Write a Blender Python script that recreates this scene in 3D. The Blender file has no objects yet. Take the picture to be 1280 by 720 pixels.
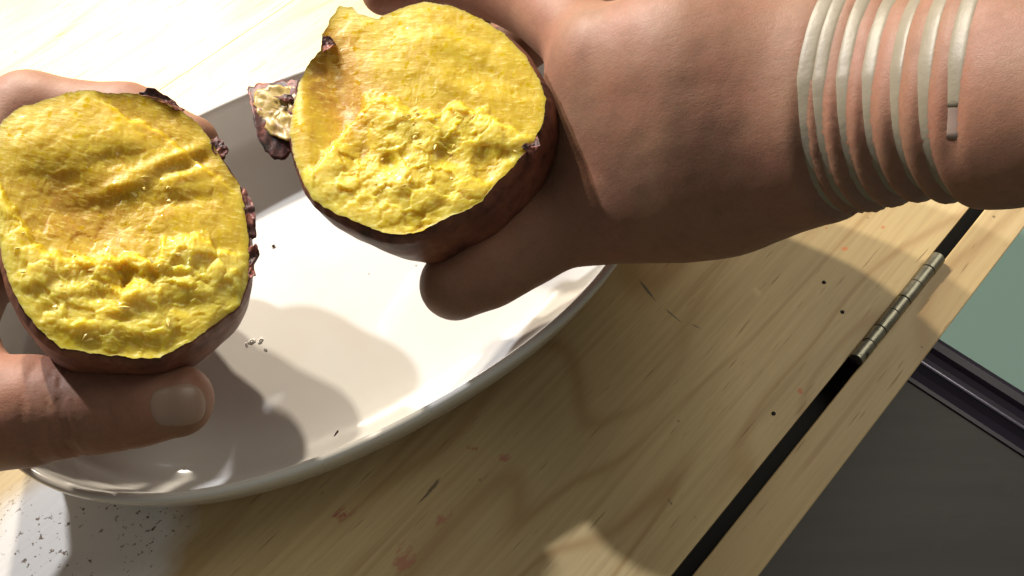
import bpy, math, random
import numpy as np
from mathutils import Vector

R = math.radians
scene = bpy.context.scene
COL = scene.collection

# ------------------------------------------------------------------ camera, light, exposure
TH, DIST, FPX = R(30.0), 0.40, 1108.0
cam_d = bpy.data.cameras.new('camera')
cam_d.sensor_width = 36.0
cam_d.lens = FPX / 1280.0 * 36.0
cam_d.clip_start = 0.01
cam_d.clip_end = 50.0
cam = bpy.data.objects.new('camera', cam_d)
COL.objects.link(cam)
CAM = np.array([0.0, -DIST * math.sin(TH), DIST * math.cos(TH)])
cam.location = CAM
cam.rotation_euler = (TH, 0, 0)
scene.camera = cam
scene.view_settings.view_transform = 'Standard'
scene.view_settings.look = 'None'
scene.view_settings.exposure = 0.0
scene.view_settings.gamma = 1.0
scene.view_settings.use_curve_mapping = False

world = bpy.data.worlds.new('World')
scene.world = world
world.use_nodes = True
wb = world.node_tree.nodes['Background']
wb.inputs[0].default_value = (1.0, 0.98, 0.89, 1)
wb.inputs[1].default_value = 0.15


def lamp(loc, power, col, size):
    d = bpy.data.lights.new('disk_lamp', 'AREA')
    d.shape = 'DISK'
    d.size = size
    d.energy = power
    d.color = col
    o = bpy.data.objects.new('disk_lamp', d)
    o.location = loc
    v = Vector((-0.03, 0.0, 0.05)) - Vector(loc)
    o.rotation_euler = v.to_track_quat('-Z', 'Y').to_euler()
    COL.objects.link(o)
    return o


# a short row of three ceiling spots in front of and to the left of the person
AIM = Vector((-0.03, 0.0, 0.05))
for d_, w_, c_ in (((-0.32, 0.75, 0.58), 8.0, (1.0, 0.88, 0.72)), ((-0.47, 0.66, 0.59), 8.0, (1.0, 0.90, 0.75)), ((-0.63, 0.49, 0.60), 8.0, (0.92, 0.93, 0.98))):
    lamp(AIM + Vector(d_) * 0.9, w_, c_, 0.028)

# added wide soft fill light from the right, standing in for room bounce
fill = lamp((0.75, 0.50, 0.95), 4.6, (1.0, 0.95, 0.80), 0.70)
fill.name = 'fill_light'

# ------------------------------------------------------------------ helpers
CT, ST = math.cos(TH), math.sin(TH)


def ray(px, py):
    dx = (np.asarray(px, float) - 640.0) / FPX
    dy = (360.0 - np.asarray(py, float)) / FPX
    return np.stack([dx, dy * CT + ST, dy * ST - CT], -1)


def at(px, py, z):
    """point at height z on the sight line of a photo pixel, and its depth"""
    D = ray(px, py)
    t = (z - CAM[2]) / D[..., 2]
    return CAM + D * np.asarray(t)[..., None], t


def on_plane(px, py, c, n):
    D = ray(px, py)
    t = ((c - CAM) @ n) / (D @ n)
    return CAM + D * np.asarray(t)[..., None]


def tag(o, label=None, cat=None, group=None, kind=None):
    if label: o['label'] = label
    if cat: o['category'] = cat
    if group: o['group'] = group
    if kind: o['kind'] = kind
    return o


def empty(name, loc, label, cat, group=None):
    o = bpy.data.objects.new(name, None)
    o.empty_display_size = 0.02
    o.location = loc
    COL.objects.link(o)
    return tag(o, label, cat, group)


def mesh_obj(name, verts, faces, mat, parent=None, smooth=True):
    """verts in world space; the object's origin is moved to the mesh's middle"""
    verts = np.asarray(verts, float)
    org = verts.mean(0)
    me = bpy.data.meshes.new(name)
    me.from_pydata((verts - org).tolist(), [], [list(map(int, f)) for f in faces])
    me.update()
    if smooth:
        me.polygons.foreach_set('use_smooth', [True] * len(me.polygons))
    me.materials.append(mat)
    o = bpy.data.objects.new(name, me)
    COL.objects.link(o)
    if parent is not None:
        o.parent = parent
        base = Vector((0, 0, 0))
        p = parent
        while p is not None:
            base += p.location
            p = p.parent
        o.location = Vector(org) - base
    else:
        o.location = org
    return o


def attr(o, name, vals):
    a = o.data.attributes.new(name, 'FLOAT', 'POINT')
    a.data.foreach_set('value', np.asarray(vals, np.float32))


# --- numpy gradient noise ------------------------------------------------
_rng = np.random.default_rng(7)
_perm = _rng.permutation(256)
_perm = np.concatenate([_perm, _perm, _perm])
_grad = _rng.normal(size=(256, 3))
_grad /= np.linalg.norm(_grad, axis=1)[:, None]


def noise3(P):
    P = np.asarray(P, float)
    i = np.floor(P).astype(int)
    f = P - i
    u = f * f * f * (f * (f * 6 - 15) + 10)
    i &= 255
    out = 0
    for a in (0, 1):
        for b in (0, 1):
            for c in (0, 1):
                h = _perm[_perm[_perm[i[..., 0] + a] + i[..., 1] + b] + i[..., 2] + c]
                g = _grad[h]
                d = g[..., 0] * (f[..., 0] - a) + g[..., 1] * (f[..., 1] - b) + g[..., 2] * (f[..., 2] - c)
                w = (u[..., 0] if a else 1 - u[..., 0]) * (u[..., 1] if b else 1 - u[..., 1]) * (u[..., 2] if c else 1 - u[..., 2])
                out = out + d * w
    return out * 1.6


def n2(x, y, s=0.0):
    return noise3(np.stack([x, y, np.full_like(np.asarray(x, float), s)], -1))


def fbm(x, y, s=0.0, octv=4):
    r, a, f = 0, 1.0, 1.0
    for k in range(octv):
        r = r + a * n2(x * f, y * f, s + 11.3 * k)
        a *= 0.5
        f *= 2.0
    return r


def chunks(x, y, s=0, jit=0.8):
    """flat-topped broken pieces: (random level of the nearest cell, distance to the cell border)"""
    ix, iy = np.floor(x).astype(int), np.floor(y).astype(int)
    d1 = np.full(x.shape, 9.0)
    d2 = np.full(x.shape, 9.0)
    lev = np.zeros(x.shape)
    for a in (-1, 0, 1):
        for b in (-1, 0, 1):
            h = _perm[(_perm[(ix + a + s) & 255] + iy + b) & 255]
            cx = ix + a + 0.5 + jit * _grad[h, 0] * 0.6
            cy = iy + b + 0.5 + jit * _grad[h, 1] * 0.6
            d = np.hypot(x - cx, y - cy)
            near = d < d1
            d2 = np.where(near, d1, np.minimum(d2, d))
            lev = np.where(near, _grad[h, 2], lev)
            d1 = np.where(near, d, d1)
    return lev, d2 - d1


# --- node materials ------------------------------------------------------
class NT:
    def __init__(self, name):
        self.m = bpy.data.materials.new(name)
        self.m.use_nodes = True
        self.t = self.m.node_tree
        self.p = self.t.nodes['Principled BSDF']

    def n(self, typ, **kw):
        nd = self.t.nodes.new(typ)
        for k, v in kw.items():
            if k.startswith('i_'):
                key = k[2:]
                nd.inputs[int(key) if key.isdigit() else key.replace('_', ' ')].default_value = v
            else:
                setattr(nd, k, v)
        return nd

    def l(self, a, b):
        self.t.links.new(a, b)

    def coord(self, scale=(1, 1, 1), loc=(0, 0, 0), rot=(0, 0, 0), out='Object'):
        tc = self.n('ShaderNodeTexCoord')
        mp = self.n('ShaderNodeMapping')
        mp.inputs['Scale'].default_value = scale
        mp.inputs['Location'].default_value = loc
        mp.inputs['Rotation'].default_value = rot
        self.l(tc.outputs[out], mp.inputs['Vector'])
        return mp.outputs[0]

    def noise(self, vec, scale, detail=4, rough=0.55, dist=0.0):
        nd = self.n('ShaderNodeTexNoise')
        nd.inputs['Scale'].default_value = scale
        nd.inputs['Detail'].default_value = detail
        nd.inputs['Roughness'].default_value = rough
        nd.inputs['Distortion'].default_value = dist
        self.l(vec, nd.inputs['Vector'])
        return nd.outputs['Fac']

    def ramp(self, fac, stops, interp='LINEAR'):
        nd = self.n('ShaderNodeValToRGB')
        cr = nd.color_ramp
        cr.interpolation = interp
        while len(cr.elements) < len(stops):
            cr.elements.new(0.5)
        for e, (p, c) in zip(cr.elements, stops):
            e.position = p
            e.color = (c, c, c, 1) if isinstance(c, (int, float)) else (*c, 1)
        self.l(fac, nd.inputs[0])
        return nd.outputs[0]

    def mix(self, fac, a, b, mode='MIX'):
        nd = self.n('ShaderNodeMix', data_type='RGBA', blend_type=mode)
        for s, v in ((nd.inputs[0], fac), (nd.inputs[6], a), (nd.inputs[7], b)):
            if isinstance(v, (int, float)):
                s.default_value = v
            elif isinstance(v, tuple):
                s.default_value = (*v, 1)
            else:
                self.l(v, s)
        return nd.outputs[2]

    def math(self, op, a, b=0.0, c=0.0, clamp=False):
        nd = self.n('ShaderNodeMath', operation=op, use_clamp=clamp)
        for s, v in zip(nd.inputs, (a, b, c)):
            if isinstance(v, (int, float)):
                s.default_value = v
            else:
                self.l(v, s)
        return nd.outputs[0]

    def bump(self, height, dist, strength=1.0, prev=None):
        nd = self.n('ShaderNodeBump')
        nd.inputs['Distance'].default_value = dist
        nd.inputs['Strength'].default_value = strength
        self.l(height, nd.inputs['Height'])
        if prev is not None:
            self.l(prev, nd.inputs['Normal'])
        return nd.outputs[0]

    def set(self, **kw):
        for k, v in kw.items():
            s = self.p.inputs[k.replace('_', ' ')]
            if hasattr(v, 'is_linked') or hasattr(v, 'links'):
                self.l(v, s)
            elif isinstance(v, tuple) and len(v) == 3 and s.type == 'RGBA':
                s.default_value = (*v, 1)
            else:
                s.default_value = v
        return self.m


# --- wood (object space: x along the grain) ------------------------------
GR = R(47.3)                                       # direction of the boards on the table
GA = np.array([math.cos(GR), math.sin(GR)])        # along
GN = np.array([math.sin(GR), -math.cos(GR)])       # across, towards the lower right


def to_board(px, py, z=0.0):
    P, _ = at(px, py, z)
    return float(P[:2] @ GA), float(P[:2] @ GN)


def wood_material(name, seed, marks=(), white=None, light=(0.64, 0.49, 0.25), dark=(0.42, 0.25, 0.10)):
    k = NT(name)
    # world position turned into board coordinates (the boards do not move)
    gm = k.n('ShaderNodeNewGeometry')
    mp = k.n('ShaderNodeMapping', vector_type='POINT')
    mp.inputs['Rotation'].default_value = (0, 0, -GR)
    k.l(gm.outputs['Position'], mp.inputs['Vector'])
    V = mp.outputs[0]

    def stretch(sx, sy, off=0.0):
        q = k.n('ShaderNodeMapping')
        q.inputs['Scale'].default_value = (sx, sy, 8.0)
        q.inputs['Location'].default_value = (off + seed, seed * 1.7, seed)
        k.l(V, q.inputs['Vector'])
        return q.outputs[0]
    big = k.noise(stretch(3.0, 14.0), 1.0, 2, 0.45, 0.3)
    ring = k.math('SINE', k.math('MULTIPLY', big, 58.0))
    ring = k.math('POWER', k.math('MULTIPLY_ADD', ring, 0.5, 0.5), 8.0)
    fade = k.ramp(k.noise(stretch(5, 16, 3.0), 1.0, 3), [(0.3, 0.3), (0.6, 1.0)])
    ring = k.math('MULTIPLY', ring, fade)
    fibre = k.noise(stretch(14.0, 420.0, 5.0), 1.0, 4, 0.6)
    fib = k.ramp(fibre, [(0.35, 1.0), (0.6, 0.0)])
    blot = k.noise(stretch(9, 22, 9.0), 1.0, 4, 0.6)
    line = k.ramp(k.noise(stretch(5.0, 190.0, 12.0), 1.0, 3, 0.55), [(0.56, 0.0), (0.66, 1.0)])
    line = k.math('MULTIPLY', line, k.ramp(k.noise(stretch(12, 30, 14.0), 1.0, 3, 0.6), [(0.38, 0.03), (0.62, 0.42)]))
    pores = k.ramp(k.noise(stretch(45.0, 900.0, 2.0), 1.0, 2, 0.5), [(0.66, 0.0), (0.74, 1.0)])
    col = k.mix(k.math('MULTIPLY', ring, 0.72), light, dark)
    col = k.mix(k.math('MULTIPLY', fib, 0.35), col, (0.42, 0.27, 0.125))
    col = k.mix(k.math('MULTIPLY', k.ramp(blot, [(0.4, 0.0), (0.75, 1.0)]), 0.35), col, (0.40, 0.29, 0.15))
    col = k.mix(line, col, (0.36, 0.205, 0.085))
    col = k.mix(k.math('MULTIPLY', pores, 0.55), col, (0.20, 0.115, 0.05))
    # small dents and specks of dirt
    sp = k.n('ShaderNodeTexVoronoi')
    sp.inputs['Scale'].default_value = 70.0
    k.l(V, sp.inputs['Vector'])
    speck = k.ramp(sp.outputs['Distance'], [(0.045, 1.0), (0.07, 0.0)])
    speck = k.math('MULTIPLY', speck, k.ramp(k.noise(stretch(30, 30, 1.0), 1.0, 2), [(0.52, 0.0), (0.58, 0.7)]))
    col = k.mix(speck, col, (0.10, 0.07, 0.045))
    for (a, b, ra, rb, rot, colr, thr, scl) in marks:     # crayon and pen marks left on the wood
        q = k.n('ShaderNodeMapping', vector_type='TEXTURE')
        q.inputs['Location'].default_value = (a, b, 0)
        q.inputs['Rotation'].default_value = (0, 0, rot)
        q.inputs['Scale'].default_value = (ra, rb, 1)
        k.l(V, q.inputs['Vector'])
        sep = k.n('ShaderNodeSeparateXYZ')
        k.l(q.outputs[0], sep.inputs[0])
        rr = k.math('SQRT', k.math('ADD', k.math('POWER', sep.outputs[0], 2.0), k.math('POWER', sep.outputs[1], 2.0)))
        msk = k.math('SUBTRACT', 1.0, rr, clamp=True)
        nz = k.noise(stretch(scl, scl * 2.2, 4.0), 1.0, 3, 0.65)
        fac = k.math('MULTIPLY', msk, nz)
        fac = k.ramp(fac, [(thr, 0.0), (min(thr + 0.12, 0.99), 0.75)])
        col = k.mix(fac, col, colr)
    rough = 0.5
    if white:                                              # whitish worn film with flakes off it
        a, b, ra, rb, rot = white
        q = k.n('ShaderNodeMapping', vector_type='TEXTURE')
        q.inputs['Location'].default_value = (a, b, 0)
        q.inputs['Rotation'].default_value = (0, 0, rot)
        q.inputs['Scale'].default_value = (ra, rb, 1)
        k.l(V, q.inputs['Vector'])
        sep = k.n('ShaderNodeSeparateXYZ')
        k.l(q.outputs[0], sep.inputs[0])
        rr = k.math('SQRT', k.math('ADD', k.math('POWER', sep.outputs[0], 2.0), k.math('POWER', sep.outputs[1], 2.0)))
        nz = k.noise(stretch(40, 40, 6.0), 1.0, 3, 0.6)
        fac = k.ramp(k.math('ADD', rr, k.math('MULTIPLY', nz, 0.35)), [(0.75, 1.0), (1.55, 0.0)])
        flk = k.noise(stretch(420, 420, 1.0), 1.0, 3, 0.6)
        reg = k.noise(stretch(60, 60, 8.0), 1.0, 2, 0.5)
        flake = k.math('MULTIPLY', k.ramp(flk, [(0.60, 0.0), (0.63, 1.0)]), k.ramp(reg, [(0.47, 0.0), (0.53, 1.0)]))
        film = k.mix(flake, (0.78, 0.77, 0.74), (0.16, 0.12, 0.09))
        col = k.mix(k.math('MULTIPLY', fac, 0.93), col, film)
    bmp = k.bump(fibre, 0.0002, 0.5)
    bmp = k.bump(pores, -0.0002, 0.5, bmp)
    return k.set(Base_Color=col, Roughness=0.48, Normal=bmp, Specular_IOR_Level=0.4)


def mark(px, py, r1, r2, ang_px, col, thr=0.28, scl=160):
    """crayon mark: photo pixel, radii in metres, direction of the long radius as seen in the photo (degrees)"""
    a, b = to_board(px, py)
    c, s = math.cos(R(ang_px)), -math.sin(R(ang_px))
    a2, b2 = to_board(px + 20 * c, py + 20 * s)
    # mapped y axis is +left of the grain; b is measured to the right
    return (a, -b, r1, r2, math.atan2(-(b2 - b), a2 - a), col, thr, scl)


ORANGE, RED, PEN = (0.62, 0.16, 0.06), (0.50, 0.20, 0.13), (0.07, 0.09, 0.09)
MARKS = [
    mark(1055, 311, 0.0050, 0.0030, 20, (0.75, 0.22, 0.07)), mark(1084, 252, 0.0075, 0.0035, -15, (0.75, 0.24, 0.08)),
    mark(1122, 238, 0.0045, 0.0025, 0, ORANGE), mark(1104, 284, 0.0030, 0.0030, 0, ORANGE, 0.33),
    mark(1032, 285, 0.0030, 0.0022, 0, ORANGE, 0.33), mark(1000, 489, 0.0040, 0.0040, 0, ORANGE, 0.34),
    mark(505, 700, 0.0200, 0.0120, 70, RED, 0.33, 190), mark(552, 650, 0.0150, 0.0080, 50, RED, 0.35, 190),
    mark(630, 572, 0.0100, 0.0060, 30, RED, 0.36, 190), mark(590, 560, 0.0080, 0.0060, 30, (0.40, 0.09, 0.06), 0.37, 190),
    mark(430, 640, 0.0140, 0.0100, 40, (0.40, 0.05, 0.06), 0.36, 190), mark(540, 610, 0.0120, 0.0025, 50, (0.10, 0.07, 0.05), 0.3, 90),
    mark(806, 359, 0.0140, 0.0012, -52, PEN, 0.22, 60), mark(842, 395, 0.0110, 0.0010, -40, PEN, 0.26, 60),
    mark(870, 408, 0.0070, 0.0010, -25, PEN, 0.26, 60), mark(1040, 268, 0.0090, 0.0009, 28, (0.2, 0.2, 0.19), 0.24, 60),
    mark(530, 622, 0.0085, 0.0010, 45, (0.07, 0.05, 0.04), 0.24, 60), mark(838, 628, 0.0030, 0.0018, -60, (0.10, 0.07, 0.045), 0.3, 300),
]
wa, wb_ = to_board(95, 690)
WHITE = (wa, -wb_, 0.060, 0.052, 0.0)
M_WOOD = wood_material('pine_board', 0.0, MARKS, WHITE)
M_WOOD2 = wood_material('pine_board_pale', 3.7, [], None)
M_RAIL = wood_material('pine_rail', 7.1, [], None, (0.58, 0.43, 0.215), (0.40, 0.25, 0.105))

k = NT('shade_and_pin_black')
M_BLACK = k.set(Base_Color=(0.006, 0.005, 0.005), Roughness=0.7)  # near-black stands in for shade in the gap and holes; also the pin

k = NT('glazed_stoneware')
v = k.coord()
nz = k.noise(v, 25, 3)
spk = k.n('ShaderNodeTexVoronoi')
spk.inputs['Scale'].default_value = 45
k.l(v, spk.inputs['Vector'])
dots = k.math('MULTIPLY', k.ramp(spk.outputs['Distance'], [(0.018, 1.0), (0.028, 0.0)]), k.ramp(k.noise(v, 30, 1), [(0.55, 0.0), (0.6, 0.8)]))
col = k.mix(nz, (0.69, 0.675, 0.635), (0.64, 0.625, 0.585))
col = k.mix(dots, col, (0.12, 0.09, 0.07))
smear = k.ramp(k.noise(v, 14, 4, 0.6), [(0.56, 0.0), (0.72, 0.35)])
col = k.mix(smear, col, (0.66, 0.58, 0.46))
M_DISH = k.set(Base_Color=col, Roughness=k.math('MULTIPLY_ADD', k.noise(v, 60, 4), 0.16, 0.05), Coat_Weight=0.4, Coat_Roughness=0.05,
               Normal=k.bump(k.noise(v, 40, 2), 0.0003, 0.5))


def skin_material(name, base, red, dark):
    k = NT(name)
    v = k.coord()
    bl = k.noise(v, 38, 4, 0.6)
    bl2 = k.noise(v, 120, 3, 0.6)
    fine = k.noise(v, 700, 3, 0.6)
    col = k.mix(k.ramp(bl, [(0.35, 0.0), (0.7, 1.0)]), base, red)
    col = k.mix(k.math('MULTIPLY', k.ramp(bl2, [(0.5, 0.0), (0.72, 1.0)]), 0.45), col, dark)
    col = k.mix(k.math('MULTIPLY', k.ramp(fine, [(0.45, 0.0), (0.75, 1.0)]), 0.35), col, dark)
    vo = k.n('ShaderNodeTexVoronoi', feature='DISTANCE_TO_EDGE')
    vo.inputs['Scale'].default_value = 620
    wv = k.n('ShaderNodeMix', data_type='VECTOR')
    wv.inputs[0].default_value = 0.02
    k.l(v, wv.inputs[4])
    nn = k.n('ShaderNodeTexNoise')
    nn.inputs['Scale'].default_value = 150
    k.l(v, nn.inputs['Vector'])
    k.l(nn.outputs['Color'], wv.inputs[5])
    k.l(wv.outputs[1], vo.inputs['Vector'])
    lines = k.ramp(vo.outputs['Distance'], [(0.0, 0.0), (0.16, 1.0)])
    q = k.coord((260, 900, 500), rot=(0, 0, 0.3))
    wr = k.noise(q, 1.0, 3, 0.6)
    b = k.bump(lines, 0.00012, 0.22)
    b = k.bump(wr, 0.0003, 0.2, b)
    b = k.bump(k.noise(v, 160, 3), 0.0006, 0.2, b)
    k.set(Base_Color=col, Roughness=k.math('MULTIPLY_ADD', bl2, 0.2, 0.46), Normal=b, Subsurface_Weight=0.35,
          Subsurface_Scale=0.004, Specular_IOR_Level=0.3)
    k.p.inputs['Subsurface Radius'].default_value = (1.0, 0.38, 0.2)
    return k.m


M_SKIN = skin_material('skin', (0.255, 0.137, 0.084), (0.285, 0.127, 0.083), (0.185, 0.092, 0.057))
k = NT('finger_nail')
v = k.coord((1, 1, 1))
M_NAIL = k.set(Base_Color=k.mix(k.noise(v, 90, 2), (0.27, 0.175, 0.128), (0.31, 0.205, 0.155)), Roughness=0.42, Subsurface_Weight=0.2, Subsurface_Scale=0.002)

# potato flesh: waxy orange-yellow to mealy pale yellow, by the mesh attribute "mealy"
k = NT('sweet_potato_flesh')
v = k.coord()
at_ = k.n('ShaderNodeAttribute', attribute_name='mealy')
nz = k.noise(v, 110, 5, 0.65)
fn = k.noise(v, 700, 4, 0.65)
f = k.math('ADD', at_.outputs['Fac'], k.math('MULTIPLY_ADD', nz, 0.6, -0.30), clamp=True)
col = k.ramp(f, [(0.0, (0.44, 0.225, 0.008)), (0.32, (0.50, 0.325, 0.008)), (0.62, (0.55, 0.40, 0.016)), (1.0, (0.68, 0.56, 0.10))])
col = k.mix(k.math('MULTIPLY', k.ramp(k.noise(v, 300, 3, 0.6), [(0.55, 0.0), (0.72, 1.0)]), 0.35), col, (0.74, 0.58, 0.09))
str_ = k.noise(k.coord((230, 950, 600), rot=(0, 0, 0.5)), 1.0, 3, 0.55)
col = k.mix(k.math('MULTIPLY', k.ramp(str_, [(0.58, 0.0), (0.68, 1.0)]), 0.55), col, (0.80, 0.68, 0.22))
b = k.bump(fn, 0.00016, 0.3)
b = k.bump(str_, 0.0005, 0.35, b)
b = k.bump(k.noise(v, 330, 3, 0.6), 0.0003, 0.3, b)
k.set(Base_Color=col, Roughness=k.ramp(k.noise(v, 420, 2, 0.5), [(0.60, 0.5), (0.68, 0.12)]), Normal=b, Subsurface_Weight=0.9, Subsurface_Scale=0.010,
      Specular_IOR_Level=0.38)
k.p.inputs['Subsurface Radius'].default_value = (1.0, 0.7, 0.12)
M_FLESH = k.m
k = NT('flesh_shred')
M_SHRED = k.set(Base_Color=(0.78, 0.60, 0.16), Roughness=0.35)

k = NT('sweet_potato_skin')
v = k.coord()
a_ = k.noise(v, 70, 5, 0.65)
b_ = k.noise(v, 260, 4, 0.65)
col = k.ramp(a_, [(0.30, (0.030, 0.012, 0.009)), (0.44, (0.12, 0.040, 0.025)), (0.60, (0.20, 0.068, 0.038)), (0.78, (0.27, 0.125, 0.06))])
col = k.mix(k.ramp(b_, [(0.56, 0.0), (0.72, 0.6)]), col, (0.028, 0.015, 0.013))
M_PSKIN = k.set(Base_Color=col, Roughness=0.42, Normal=k.bump(a_, 0.0010, 0.4, k.bump(b_, 0.0004, 0.4)), Specular_IOR_Level=0.25, Subsurface_Weight=0.06, Subsurface_Scale=0.002)
k = NT('dried_flesh')
v = k.coord()
a_ = k.noise(v, 200, 4, 0.6)
M_DRY = k.set(Base_Color=k.ramp(a_, [(0.3, (0.16, 0.075, 0.03)), (0.48, (0.40, 0.27, 0.07)), (0.7, (0.52, 0.40, 0.14))]), Roughness=0.4, Normal=k.bump(a_, 0.0006, 0.5))
k = NT('charred_potato_skin')
v = k.coord()
a_ = k.noise(v, 170, 5, 0.65)
col = k.ramp(a_, [(0.36, (0.020, 0.011, 0.009)), (0.50, (0.09, 0.028, 0.024)), (0.62, (0.26, 0.085, 0.060)), (0.75, (0.42, 0.20, 0.11))])
M_CHAR = k.set(Base_Color=col, Roughness=0.5, Specular_IOR_Level=0.3, Normal=k.bump(a_, 0.0006, 0.5))

k = NT('cord')
v = k.coord()
M_CORD = k.set(Base_Color=k.mix(k.noise(v, 130, 4), (0.265, 0.23, 0.165), (0.195, 0.165, 0.118)), Roughness=0.46,
               Normal=k.bump(k.noise(v, 420, 3), 0.0003, 0.4), Specular_IOR_Level=0.4)
k = NT('grey_sleeve')
M_SLEEVE = k.set(Base_Color=(0.25, 0.18, 0.15), Roughness=0.4)

k = NT('worn_brass')
v = k.n('ShaderNodeNewGeometry').outputs['Position']
wn = k.noise(v, 180, 2, 0.5)
col = k.ramp(wn, [(0.28, (0.06, 0.05, 0.035)), (0.32, (0.23, 0.215, 0.165)), (0.7, (0.29, 0.275, 0.21))])
M_BRASS = k.set(Base_Color=col, Metallic=0.9, Roughness=k.math('MULTIPLY_ADD', wn, 0.2, 0.28), Normal=k.bump(wn, 0.0003, 0.5))

k = NT('dark_laminate')
v = k.coord((5, 45, 10), rot=(0, 0, R(-58)))
st = k.noise(v, 1.0, 4, 0.6)
st2 = k.noise(k.coord((40, 40, 40)), 1.0, 4, 0.7)
col = k.mix(k.ramp(st, [(0.3, 0.0), (0.8, 1.0)]), (0.066, 0.057, 0.054), (0.094, 0.083, 0.078))
col = k.mix(k.ramp(st2, [(0.55, 0.0), (0.8, 0.5)]), col, (0.10, 0.092, 0.085))
M_LAM = k.set(Base_Color=col, Roughness=0.55)
k = NT('black_gloss_edging')
M_GLOSS = k.set(Base_Color=(0.050, 0.036, 0.064), Roughness=0.38, Specular_IOR_Level=0.35)
k = NT('green_floor')
v = k.coord()
M_GREEN = k.set(Base_Color=k.mix(k.noise(v, 9, 4), (0.62, 0.93, 0.82), (0.66, 0.95, 0.85)), Roughness=0.6)
k = NT('syrup')
M_SYRUP_GLINT = k.set(Base_Color=(0.86, 0.83, 0.77), Roughness=0.04, Coat_Weight=0.5)  # pale base colour stands in for the drops' white glints

# ------------------------------------------------------------------ the floor and the bench
fv = [(-6, -6, -0.62), (6, -6, -0.62), (6, 6, -0.62), (-6, 6, -0.62)]
tag(mesh_obj('floor', fv, [(0, 1, 2, 3)], M_GREEN, smooth=False), kind='structure')


def prism(poly, z0, z1):
    """extruded polygon, counter-clockwise from above"""
    n = len(poly)
    V = [(x, y, z0) for x, y in poly] + [(x, y, z1) for x, y in poly]
    F = [tuple(range(n - 1, -1, -1)), tuple(range(n, 2 * n))]
    F += [(i, (i + 1) % n, n + (i + 1) % n, n + i) for i in range(n)]
    return V, F


def bevel(o, w, seg=2):
    m = o.modifiers.new('bevel', 'BEVEL')
    m.width = w
    m.segments = seg
    m.limit_method = 'ANGLE'
    return o


ZB = -0.24
A_, _ = at(1170, 413, ZB)
B_, _ = at(1280, 482, ZB)
A_, B_ = A_[:2], B_[:2]
e1 = (B_ - A_) / np.linalg.norm(B_ - A_)           # along the bench's edge, to the right and towards us
e2 = np.array([e1[1], -e1[0]])                     # inwards (towards the lower left)
bench = empty('dark_bench', (float(A_[0]), float(A_[1]), -0.62),
              'low dark grey bench with glossy black moulded edge, beyond the table rail', 'bench')
LB, WB = (-0.62, 0.62), 0.50


def bench_rect(l0, l1, w0, w1):
    return [tuple(A_ + e1 * l + e2 * w) for l, w in ((l0, w0), (l0, w1), (l1, w1), (l1, w0))]


def ccw(p):
    a = sum(p[i][0] * p[(i + 1) % len(p)][1] - p[(i + 1) % len(p)][0] * p[i][1] for i in range(len(p)))
    return p if a > 0 else p[::-1]


V, F = prism(ccw(bench_rect(LB[0], LB[1], 0.0445, WB)), ZB - 0.03, ZB - 0.0092)
bevel(mesh_obj('bench_top', V, F, M_LAM, bench, False), 0.0015)
prof = [(0.0, -0.034), (0.0, -0.006), (0.003, -0.001), (0.006, 0.0), (0.011, 0.0), (0.0125, -0.003), (0.016, -0.0045), (0.020, -0.004), (0.0215, -0.0015),
        (0.0225, -0.0005), (0.0245, -0.0006), (0.027, -0.004), (0.031, -0.006), (0.0335, -0.006), (0.0335, -0.034)]
V = []
for l in LB:
    for w, dz in prof:
        p = A_ + e1 * l + e2 * w * 1.32
        V.append((p[0], p[1], ZB + dz * 1.4))
n = len(prof)
F = [(i, i + 1, n + i + 1, n + i) for i in range(n - 1)] + [(n - 1, 0, n, 2 * n - 1), tuple(range(n)), tuple(range(2 * n - 1, n - 1, -1))]
eo = mesh_obj('edge_moulding', V, F, M_GLOSS, bench, False)
V, F = [], []
for l in LB:
    for j in range(10):
        t = 2 * math.pi * j / 10
        p = A_ + e1 * l + e2 * (0.0310 + 0.0013 * math.cos(t))
        V.append((p[0], p[1], ZB + 0.0004 + 0.0013 * math.sin(t)))
F = [(j, (j + 1) % 10, 10 + (j + 1) % 10, 10 + j) for j in range(10)] + [tuple(range(9, -1, -1)), tuple(range(10, 20))]
k = NT('highlight_strip_metal')
M_HIGHLIGHT = k.set(Base_Color=(0.34, 0.31, 0.39), Metallic=0.7, Roughness=0.3)
mesh_obj('highlight_strip', V, F, M_HIGHLIGHT, bench)  # added strip, pale to imitate the highlight along the moulding
for (l, w) in ((-0.56, 0.06), (0.52, 0.06), (-0.56, 0.40), (0.52, 0.40)):
    V, F = prism(ccw(bench_rect(l, l + 0.05, w, w + 0.05)), -0.62, ZB - 0.0305)
    mesh_obj('leg', V, F, M_LAM, bench, False)

# ------------------------------------------------------------------ the folding table
GAP0, GAP1 = 0.1300, 0.1360                        # the gap between leaf and rail, across the boards
RAIL1 = 0.1545
SEAM = float(to_board(300, 45)[1])
table = empty('folding_table', (0, 0, -0.62), 'pine folding table with a hinged narrow rail along its right edge', 'table')


def board_rect(a0, a1, b0, b1):
    return ccw([tuple(GA * a + GN * b) for a, b in ((a0, b0), (a0, b1), (a1, b1), (a1, b0))])


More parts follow.
